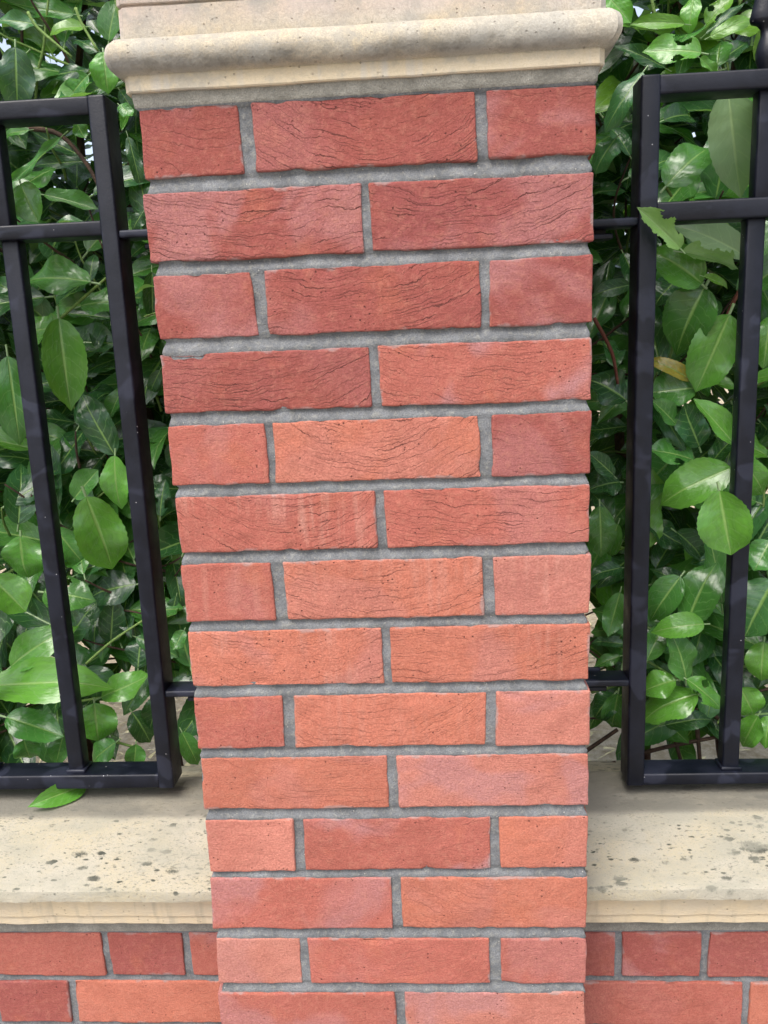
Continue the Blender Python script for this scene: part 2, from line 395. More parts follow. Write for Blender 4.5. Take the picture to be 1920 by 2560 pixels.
# ---------------------------------------------------------------- ground
def sheet(name, x0, x1, y0, y1, z, mat, nx=1, ny=1):
    V = [(x0 + (x1 - x0) * i / nx, y0 + (y1 - y0) * j / ny, 0) for j in range(ny + 1) for i in range(nx + 1)]
    F = [(j * (nx + 1) + i, j * (nx + 1) + i + 1, (j + 1) * (nx + 1) + i + 1, (j + 1) * (nx + 1) + i) for j in range(ny) for i in range(nx)]
    o = obj(name, mesh(name, V, F, mat), None, (0, 0, z)); o['kind'] = 'structure'; return o
sheet('ground', -150, 150, -150, 150, GROUND - .004, M_SOIL)
sheet('pavement', -12, 12, -4.0, .112, GROUND, M_PAVE)

# ---------------------------------------------------------------- bricks
TONES = {   # fired clay colours, linear
 'crimson': (.265, .074, .064), 'plum': (.235, .066, .062), 'red': (.38, .118, .090), 'salmon': (.46, .180, .136), 'orange': (.45, .155, .102),
 'pale': (.45, .19, .145), 'deep': (.27, .080, .070)}
def brick_mesh(L, D, H, seed, res, slope=0.0, skl=0.0, skr=0.0, rough=1.0):
    nx, ny, nz = max(2, round(L / res)), max(2, round(D / (res * 2.2))), max(2, round(H / res))
    r = .0015
    def axis(n, S):
        if res > .015: return None
        e = .5 - np.array([0, r, 2.4 * r]) / S
        return list(-e) + list(np.linspace(-e[2], e[2], n + 1)[1:-1]) + list(e[::-1])
    cx, cy, cz = axis(nx, L), axis(ny, D), axis(nz, H)
    if cx: nx, ny, nz = len(cx) - 1, len(cy) - 1, len(cz) - 1
    V, F = grid_box(nx, ny, nz, cx, cy, cz)
    B = V * np.array([L, D, H])
    half = np.array([L, D, H]) / 2
    core = np.clip(B, -(half - r), half - r); d = B - core; n = np.linalg.norm(d, axis=1, keepdims=True)
    nn = np.where(n > 1e-9, d / np.maximum(n, 1e-9), 0)
    B = core + nn * np.minimum(n, r)
    S = B + seed * 3.7
    edge = ((half - np.abs(B)) < .004).sum(1) >= 2
    n1 = fbm(S, 24, 3, 3); n2 = fbm(S, 95, 5, 3); n3 = vnoise(S, 60, 9)
    amp = np.where(edge, .0011, .00055) * rough
    B = B + nn * (n1 * .0008 + n2 * .0006)[:, None] * rough
    chip = np.where(edge, np.maximum(0, n3 - .52) * .0060, 0) * rough
    B = B - nn * chip[:, None]
    # wandering arrises
    B[:, 2] += np.where(np.abs(B[:, 2]) > half[2] - r * 1.3, (vnoise(S * [1, 1, 0], 30, 21) * .0007 + vnoise(S * [1, 1, 0], 95, 23) * .0004) * rough, 0)
    B[:, 0] += np.where(np.abs(B[:, 0]) > half[0] - r * 1.3, (vnoise(S * [0, 1, 1], 38, 25) * .0008) * rough, 0)
    t = B[:, 2] / H
    B[:, 0] += np.where(B[:, 0] > 0, skr, skl) * t * np.abs(B[:, 0]) / half[0]
    B[:, 2] += slope * B[:, 0]
    return mesh('brick', B, F, M_BRICK, True)
COARSE = {}
def coarse(L, D, H):
    key = (round(L, 3), round(D, 3), round(H, 3))
    if key not in COARSE: COARSE[key] = [brick_mesh(L, D, H, s + 40, .022) for s in (1, 2)]
    return random.choice(COARSE[key])
def add_brick(par, x0, x1, y0, y1, z0, z1, tone, fine=False, slope=0, seed=0, bloom=0, streak=0, crease=1, skl=0, skr=0, res=.0052):
    L, D, H = x1 - x0, y1 - y0, z1 - z0
    me = brick_mesh(L, D, H, seed, res, slope, skl, skr) if fine else coarse(L, D, H)
    o = obj('brick', me, par, ((x0 + x1) / 2, (y0 + y1) / 2, (z0 + z1) / 2))
    c = TONES[tone]; j = random.uniform(.93, 1.07)
    o.color = (c[0] * j, c[1] * j, c[2] * j, 1)
    o['bloom'] = float(bloom); o['streak'] = float(streak); o['crease'] = float(crease); o['len'] = float(L)
    return o

ROWS=[
((0.002, -0.0631, -0.0007, -0.0609),(-0.2195, -0.1207, -0.1079, 0.1072, 0.1187, 0.2217)),
((-0.0768, -0.1423, -0.0784, -0.142),(-0.2223, -0.0055, 0.0027, 0.2203)),
((-0.1554, -0.2187, -0.1546, -0.2198),(-0.2211, -0.1185, -0.1066, 0.1089, 0.118, 0.2197)),
((-0.2338, -0.2938, -0.2342, -0.2964),(-0.2213, -0.0043, 0.0052, 0.2191)),
((-0.3078, -0.371, -0.3077, -0.3726),(-0.2201, -0.1164, -0.109, 0.1062, 0.1181, 0.2193)),
((-0.384, -0.4447, -0.3828, -0.4456),(-0.2181, -0.0051, 0.0052, 0.219)),
((-0.4576, -0.5226, -0.4587, -0.5242),(-0.2194, -0.1203, -0.1071, 0.107, 0.1183, 0.2202)),
((-0.5349, -0.5999, -0.5357, -0.5993),(-0.2192, -0.004, 0.0046, 0.2204)),
((-0.6127, -0.6742, -0.6117, -0.6764),(-0.2191, -0.1188, -0.1067, 0.1075, 0.1187, 0.221)),
((-0.6862, -0.7515, -0.6881, -0.7505),(-0.2188, -0.0045, 0.007, 0.2207)),
((-0.7645, -0.832, -0.7643, -0.8288),(-0.219, -0.117, -0.1051, 0.1103, 0.1208, 0.2203)),
((-0.8399, -0.9083, -0.8425, -0.9079),(-0.2205, -0.0059, 0.0055, 0.2199)),
((-0.9216, -0.9839, -0.9221, -0.9834),(-0.2203, -0.1179, -0.1084, 0.1069, 0.1199, 0.22)),
((-0.9969, -1.0625, -0.9955, -1.0610),(-0.2221, -0.0069, 0.0043, 0.219)),
]
# per brick: tone, bloom, streak, crease; darker upper rows mix clay variation with painted shade
LOOK = [
 [('crimson', .5, 0, .8), ('crimson', .2, 0, 1), ('crimson', .5, 0, .5)],
 [('crimson', .5, 0, 1), ('plum', .4, 0, 1)],
 [('crimson', .4, 0, .3), ('crimson', .3, 0, 1), ('plum', .5, 0, .35)],
 [('crimson', .1, 0, 1), ('red', 1, 0, .7)],
 [('red', .3, 0, .4), ('orange', .2, .1, .9), ('crimson', .3, 0, .6)],
 [('red', .2, .9, .9), ('red', .3, .1, .8)],
 [('red', .2, .4, .4), ('orange', .2, .6, .8), ('orange', .3, .5, .35)],
 [('orange', .3, .9, .6), ('orange', .3, .4, .7)],
 [('red', .4, 0, .3), ('orange', .8, .3, .5), ('orange', .7, .3, .3)],
 [('orange', .2, 0, .8), ('orange', .6, 0, .6)],
 [('orange', .1, 0, .45), ('red', 1, 0, .5), ('orange', .2, 0, .5)],
 [('red', .6, 0, .25), ('orange', .2, 0, .6)],
 [('pale', .3, 0, .2), ('red', .2, 0, .5), ('red', .3, 0, .5)],
 [('red', .5, 0, .2), ('orange', .6, 0, .25)],
]
pillar = thing('brick_pillar', 'square red brick pillar with grey mortar joints and a moulded stone cap', 'pillar', (0, .22, GROUND))
X0, X1 = -.22, .22; DEEP = .44
zrows = []
for i, (zs, xs) in enumerate(ROWS):
    zrows.append((zs, xs))
last = ROWS[-1][0]; zt = -.9965 - .0765
for i in range(7):
    typ = ROWS[12][1] if i % 2 == 0 else ROWS[11][1]
    z = zt - i * .0765; zrows.append(((z, max(z - .0655, GROUND), z, max(z - .0655, GROUND)), typ))
for i, (zs, xs) in enumerate(zrows):
    vis = i < 14
    W = xs[-1] - xs[0]; zm_t = (zs[0] + zs[2]) / 2; zm_b = (zs[1] + zs[3]) / 2
    sl_t = (zs[2] - zs[0]) / W; sl_b = (zs[3] - zs[1]) / W; sl = (sl_t + sl_b) / 2
    nb = len(xs) // 2; xc = (xs[0] + xs[-1]) / 2
    for b in range(nb):
        a, c = xs[2 * b], xs[2 * b + 1]; m = (a + c) / 2 - xc
        z1 = zm_t + sl_t * m; z0 = zm_b + sl_b * m
        dep = .215 if (nb == 3 and b != 1) else .1025
        tone, bl, st, cr = LOOK[i][b] if vis else (random.choice(['red', 'orange', 'crimson']), .4, 0, .5)
        if i >= 8 and tone == 'orange' and (i + b) % 3: tone = 'salmon'
        skl = random.uniform(-.002, .002); skr = random.uniform(-.002, .002)
        if i == 2 and b == 0: skr = -.006
        if i == 0: skr = -.004 if b == 0 else skr
        cr *= (.55 if (nb == 3 and b != 1) else 1) * (1.0 if i < 6 else .8 if i < 9 else .5)
        add_brick(pillar, a, c, random.uniform(-.0007, .0007), dep, z0, z1, tone, vis, sl, i * 5.3 + b * 1.9 + 1, bl, st, cr, skl, skr)
    # sides and back, same bond turned round the corner
    t = lambda: random.choice(['red', 'crimson', 'orange', 'deep'])
    if nb == 3:
        for xa, xb in ((xs[0], xs[1]), (xs[4], xs[5])): add_brick(pillar, xa, xb, .225, DEEP, zm_b, zm_t, t(), bloom=.4, crease=.5)
        add_brick(pillar, xs[2], xs[3], DEEP - .1025, DEEP, zm_b, zm_t, t(), bloom=.4, crease=.5)
    else:
        for xa, xb in ((xs[0], xs[0] + .1025), (xs[3] - .1025, xs[3])): add_brick(pillar, xa, xb, .1125, .3275, zm_b, zm_t, t(), bloom=.4, crease=.5)
        for xa, xb in ((xs[0], xs[1]), (xs[2], xs[3])): add_brick(pillar, xa, xb, DEEP - .1025, DEEP, zm_b, zm_t, t(), bloom=.4, crease=.5)

# mortar: struck joints as a height field on each face of the pillar; the bed under the cap is a paler, fuller band
def joint_depth(Xa, Z, rows, nz, seed, top_z):
    # depth behind the brick face for points on a face, from the row lines
    dep = np.full(len(Xa), .0025)
    P = np.stack([Xa, np.full(len(Xa), seed * 1.3), Z], 1)
    for i in range(len(rows) - 1):
        a = rows[i][0]; b = rows[i + 1][0]; f = (Xa - X0) / (X1 - X0)
        zb = a[1] + (a[3] - a[1]) * f; zt_ = b[0] + (b[2] - b[0]) * f
        t = np.clip((zb - Z) / (zb - zt_), 0, 1); inside = (Z <= zb) & (Z >= zt_)
        wob = vnoise(P, 26, 3) * .18
        prof = .0050 - .0042 * np.clip((t + wob) * 1.25 - .2, 0, 1)
        dep = np.where(inside, prof, dep)
    dep = dep + fbm(P, 45, 5, 3) * .0009 + vnoise(P, 220, 8) * .00045
    up = Z > top_z
    full = -.0012 - .0035 * np.clip((Z - top_z) / .015, 0, 1) + fbm(P, 60, 2, 3) * .0009
    return np.where(up, full, dep)
def mortar_mesh(res):
    nx = int(.448 / res); ztop, zbot = .0165, GROUND; nz = int((ztop - zbot) / (res * .85))
    V = []; F = []
    f1 = [(-.2192 + .4384 * i / nx, 0) for i in range(nx + 1)]
    ring = []
    xs = np.linspace(0, 1, nx + 1)[:-1]
    zz = np.linspace(ztop, zbot, nz + 1)
    S = np.tile(xs, nz + 1); Z = np.repeat(zz, nx)
    top = .0005 + .0012 * np.sin(S * 25) 
    pts = []
    for face in range(4):
        d = joint_depth(X0 + S * (X1 - X0), Z, zrows, nz, face, top)
        cr = np.clip(np.minimum(S, 1 - S) * .44 / .004, 0, 1)
        pts.append((S, d, Z, cr))
    n = nx * 4; allV = np.zeros(((nz + 1), n, 3))
    for face, (S_, d, Z_, cr) in enumerate(pts):
        ins = .0045
        u = S_.reshape(nz + 1, nx); dd = d.reshape(nz + 1, nx); z_ = Z_.reshape(nz + 1, nx)
        # ends are pulled in by the neighbouring face's recess
        nb = np.where(z_ > .0012, -.0025, np.clip(dd, .0015, .008))
        lo = X0 + nb; hi = X1 - nb
        a = lo + (hi - lo) * u
        if face == 0: x, y = a, dd
        elif face == 1: x, y = X1 - dd, .22 + a
        elif face == 2: x, y = -a, DEEP - dd
        else: x, y = X0 + dd, .22 - a
        allV[:, face * nx:(face + 1) * nx, 0] = x; allV[:, face * nx:(face + 1) * nx, 1] = y; allV[:, face * nx:(face + 1) * nx, 2] = z_
    V = allV.reshape(-1, 3)
    i = np.arange(nz)[:, None]; j = np.arange(n)[None]
    q = np.stack([i * n + j, (i + 1) * n + j, (i + 1) * n + (j + 1) % n, i * n + (j + 1) % n], -1).reshape(-1, 4)
    return V, q
V, q = mortar_mesh(.0034)
me = mesh('mortar', V - np.array([0, .22, GROUND]), q.tolist(), M_MORTAR, True)
me.materials.append(M_BED)
cz = V[q].mean(1)[:, 2]; me.polygons.foreach_set('material_index', (cz > .0006).astype(np.int32))
obj('mortar', me, pillar, (0, .22, GROUND))

# stone cap: a moulding profile carried round the four sides, then the blocks above
def cap_mesh():
    prof = [(.2205, .0142), (.2275, .0144), (.2285, .0156), (.2285, .0290)]
    for k in range(13):
        a = -math.pi / 2 + math.pi * k / 12
        prof.append((.2285 + .0014 + .0122 * max(0, math.cos(a)) ** .85, .0448 + .0154 * math.sin(a)))
    prof += [(.2287, .0608), (.2287, .066), (.2287, .073), (.2287, .082), (.2285, .0884), (.2255, .0894), (.2255, .0906), (.2292, .0914), (.2295, .092), (.2295, .115), (.2295, .150),
             (.250, .153), (.270, .156), (.272, .160), (.272, .205), (.268, .209), (.14, .25), (.001, .285)]
    N = 84; ring = []
    seq = []
    for s in range(4):
        for i in range(N): seq.append((s, -1 + 2 * i / N))
    V = []
    for (o, z) in prof:
        for s, u in seq:
            x, y = ((u, -1), (1, u), (-u, 1), (-1, -u))[s]
            # round the mitre a little
            rr = .035; ax, ay = abs(x), abs(y)
            V.append((x * o, .22 + y * o, z))
    V = np.array(V); n = len(seq)
    c = np.array([0, .22, 0]); d = V - c; d[:, 2] = 0; l = np.maximum(np.abs(d[:, 0]), np.abs(d[:, 1])); mn = np.minimum(np.abs(d[:, 0]), np.abs(d[:, 1]))
    corner = np.clip((mn - (l - .005)) / .005, 0, 1)
    V = V - d / np.maximum(np.linalg.norm(d, axis=1, keepdims=True), 1e-6) * (corner ** 2 * .0045)[:, None]
    nn = d / np.maximum(np.linalg.norm(d, axis=1, keepdims=True), 1e-6)
    V = V + nn * (fbm(V, 40, 2, 3) * .0006 + np.where(corner > .2, -np.maximum(0, vnoise(V, 70, 4)) * .004, 0))[:, None]
    V[:, 2] += vnoise(V, 22, 6) * .0005
    F = []
    for i in range(len(prof) - 1):
        for j in range(n): F.append((i * n + j, i * n + (j + 1) % n, (i + 1) * n + (j + 1) % n, (i + 1) * n + j))
    F.append(tuple(range(n))[::-1])
    me = mesh('stone_cap', V, F, M_CAP, True); me.set_sharp_from_angle(angle=R(32)); return me
obj('stone_cap', cap_mesh(), pillar, (0, 0, 0))

# ---------------------------------------------------------------- low walls with stone coping
def low_wall(sgn, label):
    w = thing('brick_wall', label, 'wall', (sgn * .85, .22, GROUND), 'low brick walls either side of the pillar')
    xin, xout = .2215, 1.52
    ytop = -1.0055; pit = .0755; hb = .0655
    hc = .3535 if sgn < 0 else .3405          # centre of the top course's first clear header from the pillar
    P_ = .3375
    YF, YB = .1125, .3275
    # mortar body
    nx, nz = 150, 46
    r = 0
    V = []; zz = []
    V0, F0 = grid_box(nx, 2, 120)
    B = V0 * np.array([xout - xin, YB - YF - .009, -.981 - GROUND]) + np.array([sgn * (xin + xout) / 2, .22, (-.981 + GROUND) / 2])
    t = ((ytop - hb - B[:, 2]) % pit) / (pit - hb); inj = (t < 1) & (B[:, 2] < ytop)
    dp = np.where(inj, .0035 - .006 * np.clip(t, 0, 1), -.0005) + fbm(B, 45, 4, 3) * .0009 + vnoise(B, 220, 8) * .0004
    dp = np.where(B[:, 2] > ytop + .001 + .002 * vnoise(B, 30, 3), -.0035 + fbm(B, 60, 2) * .0007, dp)
    fr = V0[:, 1] < -.49; B[:, 1] += np.where(fr, dp, 0)
    me = mesh('mortar', B, F0, M_MORTAR, True); me.materials.append(M_BED)
    cz = np.array([B[list(f)][:, 2].mean() for f in F0]); me.polygons.foreach_set('material_index', (cz > ytop + .002).astype(np.int32))
    obj('mortar', me, w)
    n = 0
    z1 = ytop
    while z1 - .02 > GROUND:
        z0 = max(z1 - hb, GROUND); shift = hc if n % 2 == 0 else hc + P_ / 2
        k = -2
        while True:
            c = shift + k * P_; k += 1
            if c - .06 > xout: break
            for a, b, hd in ((c - .05125, c + .05125, True), (c + .06125, c + .27625, False)):
                a = max(a, xin + .001); b = min(b, xout)
                if b - a < .012: continue
                xa, xb = (a, b) if sgn > 0 else (-b, -a)
                fine = n < 2 and a < .62
                tone = random.choice(['crimson', 'crimson', 'deep', 'red']) if n == 0 else random.choice(['red', 'orange', 'red', 'crimson'])
                yb = YB if hd else YF + .1025
                add_brick(w, xa, xb, YF + random.uniform(-.001, .001), yb, z0 + random.uniform(-.0008, .0008), z1 + random.uniform(-.0008, .0008), tone, fine, random.uniform(-.003, .003), 200 + n * 9 + k * 1.7 + sgn * 3 + hd, random.choice([.1, .3, .6]), 0, random.uniform(.05, .2), random.uniform(-.002, .002), random.uniform(-.002, .002), .0065)
                if not hd: add_brick(w, xa, xb, YB - .1025, YB, z0, z1, tone, bloom=.3, crease=.3)
        z1 -= pit; n += 1
    # coping
    pr = [(.110, -.9740), (.0930, -.9736), (.0922, -.9725), (.0920, -.9670), (.0920, -.9612), (.0950, -.9606), (.0950, -.9592), (.0876, -.9586), (.0868, -.9576), (.0862, -.950), (.0858, -.940), (.0852, -.928), (.0850, -.9200), (.0640, -.9178), (.0606, -.9168), (.0600, -.9125), (.0600, -.9050), (.0606, -.9022), (.0630, -.9008),
          (.080, -.8950), (.095, -.8893), (.110, -.8835), (.125, -.8778), (.140, -.8720), (.152, -.8673), (.160, -.8642), (.166, -.8620), (.171, -.8606), (.178, -.8600), (.20, -.8597), (.22, -.8596)]
    pr = pr + [(.44 - y, z) for y, z in pr[::-1][1:]]
    nx = 190; m = len(pr); xs = np.linspace(.2213, xout, nx + 1) * sgn
    V = np.array([(x, y, z) for x in xs for (y, z) in pr])
    front = V[:, 1] < .075
    V[:, 1] += fbm(V, 30, 3, 3) * .0009 + np.where(front & (V[:, 2] > -.92), vnoise(V, 150, 6) * .0009, 0)
    V[:, 2] += fbm(V + 5, 26, 8, 3) * .0009 + np.where(front & (V[:, 2] < -.913) & (V[:, 2] > -.92), vnoise(V, 120, 3) * .0009, 0)
    F = []
    for i in range(nx):
        for j in range(m):
            f = (i * m + j, i * m + (j + 1) % m, (i + 1) * m + (j + 1) % m, (i + 1) * m + j); F.append(f if sgn < 0 else f[::-1])
    e0, e1 = tuple(range(m)), tuple(nx * m + j for j in range(m))
    F.append(e0[::-1] if sgn < 0 else e0); F.append(e1 if sgn < 0 else e1[::-1])
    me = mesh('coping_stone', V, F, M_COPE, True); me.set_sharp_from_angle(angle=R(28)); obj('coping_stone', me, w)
    return w
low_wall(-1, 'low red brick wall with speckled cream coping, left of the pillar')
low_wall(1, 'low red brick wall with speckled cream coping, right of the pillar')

# ---------------------------------------------------------------- iron fence panels
def spear_me(h):      # spearhead: collar ball, neck, barbed leaf-shaped blade
    bm = bmesh.new()
    prof = [(0, .008), (.006, .0095), (.010, .0105), (.016, .0128), (.024, .0135), (.031, .0122), (.037, .0105), (.042, .0085), (.049, .0095), (.054, .014), (.0565, .0215), (.060, .0225), (.068, .0205), (.085, .0165), (.11, .0115), (.135, .006), (.152, .0012)]
    n = 12; V = []; F = []
    for z, r in prof:
        fl = 1.0 if z < .045 else .52                       # blade is flattened front to back
        for s in range(n):
            a = 2 * math.pi * s / n; V.append((math.cos(a) * r, math.sin(a) * r * fl, z))
    for i in range(len(prof) - 1):
        for s in range(n): F.append((i * n + s, i * n + (s + 1) % n, (i + 1) * n + (s + 1) % n, (i + 1) * n + s))
    F.append(tuple(range(n))[::-1]); F.append(tuple((len(prof) - 1) * n + s for s in range(n)))
    return mesh('spear_finial', V, F, M_IRON, True)
SPEAR = spear_me(.15)
def fence(sgn, label, s0, s1, ztop, zr0, zr1, zb0, zb1, bars0, brk):
    yf, yb = .200, .243; s1x = 1.50
    f = thing('metal_fence_panel', label, 'fence', (sgn * .85, .22, zb0), 'black metal fence panels on the low walls')
    def B(name, a, b, y0, y1, z0, z1, par=f, bv=.003): return box(name, *( (a, b) if sgn > 0 else (-b, -a)), y0, y1, z0, z1, M_IRON, par, bv, 3)
    B('stile', s0, s1, yf, yb, zb0, ztop)
    B('stile', s1x - (s1 - s0), s1x, yf, yb, zb0, ztop)
    in0, in1 = s1 - .002, s1x - (s1 - s0) + .002
    B('top_rail', in0, in1, yf + .0006, yb - .0006, ztop - .0222, ztop - .0006)
    B('middle_rail', in0, in1, yf + .0012, yb - .0012, zr0, zr1)
    B('bottom_rail', in0, in1, yf + .0006, yb - .0006, zb0 + .0006, zb1)
    x = bars0
    while x < s1x - .08:
        B('bar', x - .0112, x + .0112, .2105, .2330, zb1 - .002, zr0 + .002)
        xu = x + .0075
        B('bar', xu - .0112, xu + .0112, .2105, .2330, zr1 - .002, ztop - .020)
        ob = obj('spear_finial', SPEAR, f, (sgn * xu, .222, ztop - .003))
        me, c = box_me('weld', x - .014, x + .014, .2075, .236, zb1 - .001, zb1 + .005, M_IRON, .0022, 2)
        obj('weld', me, f, (sgn * c.x, c.y, c.z))
        x += .1335
    for zb in brk:      # flat lugs that tie the stile to the pillar, with a folded flange behind
        g = B('bracket', .2205, s0 + .001, yf + .002, yb - .004, zb, zb + .0095)
        B('flange', .2205, s0 - .026, yb - .026, yb - .002, zb - .0125, zb - .0062, g, .0015)
        B('flange', .2205, s0 - .030, yb - .0035, yb + .0025, zb - .0125, zb + .012, g, .0012)
    return f
fence(-1, 'black metal fence panel on the wall left of the pillar', .3235, .3455, .0768, -.0850, -.0670, -.8400, -.8180, .4680, (-.0890, -.702))
fence(1, 'black metal fence panel on the wall right of the pillar', .3130, .3360, .0627, -.1020, -.0790, -.8445, -.8265, .4560, (-.1040, -.698))

# ---------------------------------------------------------------- laurel bushes
def leaf_mesh(seed, fold, bend, wave, wide=.5, chewed=0, nu=26, lo=False, curl=0.0):
    rs = random.Random(seed)
    A = [-1, -.72, -.42, -.14, 0, .14, .42, .72, 1] if not lo else [-1, -.5, 0, .5, 1]
    if chewed: nu = 34; A = [i / 9 for i in range(-9, 10)]
    V = []; UV = []; F = []; ph = rs.uniform(0, 6)
    def hw(s): return (max(s, 0) ** .60) * (max(1 - s, 0) ** (.62 + .10 * rs_shape)) * (1.12 + .06 * rs_shape)
    rs_shape = rs.uniform(-.6, .9); asym = rs.uniform(-.06, .06)
    for i in range(nu + 1):
        s = i / nu; w = hw(s) * wide
        if s > .84: w = w * (1 - (s - .84) / .16 * .62)
        tooth = 0 if lo else .009 * wide * (1 if i % 2 else -1) * (1 if .15 < s < .95 else 0)
        yb_ = s
        for a in A:
            ww = (w + (tooth if abs(a) == 1 else 0)) * (1 + asym * (1 if a > 0 else -1))
            x = a * ww
            z = fold * abs(a) ** 1.3 * w - bend * s * s + wave * math.sin(s * 9 + ph + (1.7 if a > 0 else 0)) * abs(a) ** 2 * wide * min(1, s * 5) * min(1, (1 - s) * 5)
            z -= curl * max(0, s - .6) ** 2 * 3
            z += .012 * math.sin(s * 42 + abs(a) * -2.5) * abs(a) * (1 - abs(a)) * (0 if lo else 1)
            xx = x * (1 - .12 * fold); V.append((xx, s, z)); UV.append((s, a))
    m = len(A)
    cuts = [(rs.uniform(.3, 1.0), rs.choice([-1, 1]) * rs.uniform(.5, 1.1), rs.uniform(.12, .26)) for _ in range(chewed)]
    for i in range(nu):
        for j in range(m - 1):
            s = (i + .5) / nu; a = (A[j] + A[j + 1]) / 2
            if any(math.hypot(s - cs, (a - ca) * .32) < cr * .75 + rs.uniform(-.015, .015) for cs, ca, cr in cuts) and abs(a) > .12: continue
            F.append((i * m + j, i * m + j + 1, (i + 1) * m + j + 1, (i + 1) * m + j))
    # petiole: a short tapered stalk
    if not lo:
        b = len(V); n = 5
        for k, (yy, r) in enumerate(((-.13, .016), (-.05, .015), (.04, .012))):
            for t in range(n):
                an = 2 * math.pi * t / n; V.append((math.cos(an) * r, yy, math.sin(an) * r - .012 - .25 * yy * yy)); UV.append((.02, 0))
        for k in range(2):
            for t in range(n): F.append((b + k * n + t, b + k * n + (t + 1) % n, b + (k + 1) * n + (t + 1) % n, b + (k + 1) * n + t))
    return V, F, UV
def leaf_data(name, args, mat):
    V, F, UV = leaf_mesh(**args)
    me = mesh(name, V, F, mat, True); uvl = me.uv_layers.new(name='UVMap')
    li = np.zeros(len(me.loops), np.int32); me.loops.foreach_get('vertex_index', li)
    uvl.data.foreach_set('uv', np.array(UV)[li].ravel()); return me
SHAPES = [dict(seed=s, fold=f, bend=b, wave=w, curl=c) for s, f, b, w, c in
          ((1, .22, .10, .10, 0), (2, .40, .18, .05, .2), (3, .12, .25, .14, .1), (4, .55, .08, .10, 0), (5, .30, .32, .06, .35), (6, .18, .02, .16, -.2), (7, .05, .15, .12, .3), (8, .35, .22, .18, .1), (9, -.10, .12, .16, .2), (10, .28, .05, .08, .5))]
LM = [leaf_data('leaf', a, M_LEAF) for a in SHAPES]
LCH = [leaf_data('leaf', dict(seed=s, fold=f, bend=.2, wave=.12, chewed=c), M_LEAF) for s, f, c in ((21, .7, 5), (22, .3, 6), (23, .25, 2))]
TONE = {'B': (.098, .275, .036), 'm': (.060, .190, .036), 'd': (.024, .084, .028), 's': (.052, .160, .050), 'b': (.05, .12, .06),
        'Y': (.12, .26, .03), 'y': (.26, .22, .03), 'P': (.12, .22, .09), 'p': (.07, .14, .06), 'C': (.20, .36, .075)}
counts = {}
def put_leaf(bush, base, tip, width, tone, me=None, up=None, pale=0.0, roll=None):
    base = Vector(base); tip = Vector(tip); ax = tip - base; L = ax.length; ax.normalize()
    if up is None:
        up = (CAM - (base + tip) / 2).normalized() * .80 + Vector((0, -.15, .55)) + Vector((random.uniform(-.35, .35), random.uniform(-.2, .2), random.uniform(-.25, .25)))
    nz = (up - ax * up.dot(ax)).normalized(); nx = ax.cross(nz)
    Mx = Matrix((nx, ax, nz)).transposed().to_4x4()
    me = me or (LCH[2] if random.random() < .045 else random.choice(LM))
    o = bpy.data.objects.new('leaf', me); COL.objects.link(o)
    wscale = width / .50
    o.parent = bush; o.matrix_local = Matrix.Translation(base - parent_loc(bush)) @ Mx @ Matrix.Diagonal((wscale, L, (wscale + L) * .5, 1))
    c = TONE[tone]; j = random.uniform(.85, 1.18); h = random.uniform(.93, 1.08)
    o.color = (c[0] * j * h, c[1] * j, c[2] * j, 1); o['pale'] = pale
    counts[bush.name] = counts.get(bush.name, 0) + 1
    return o
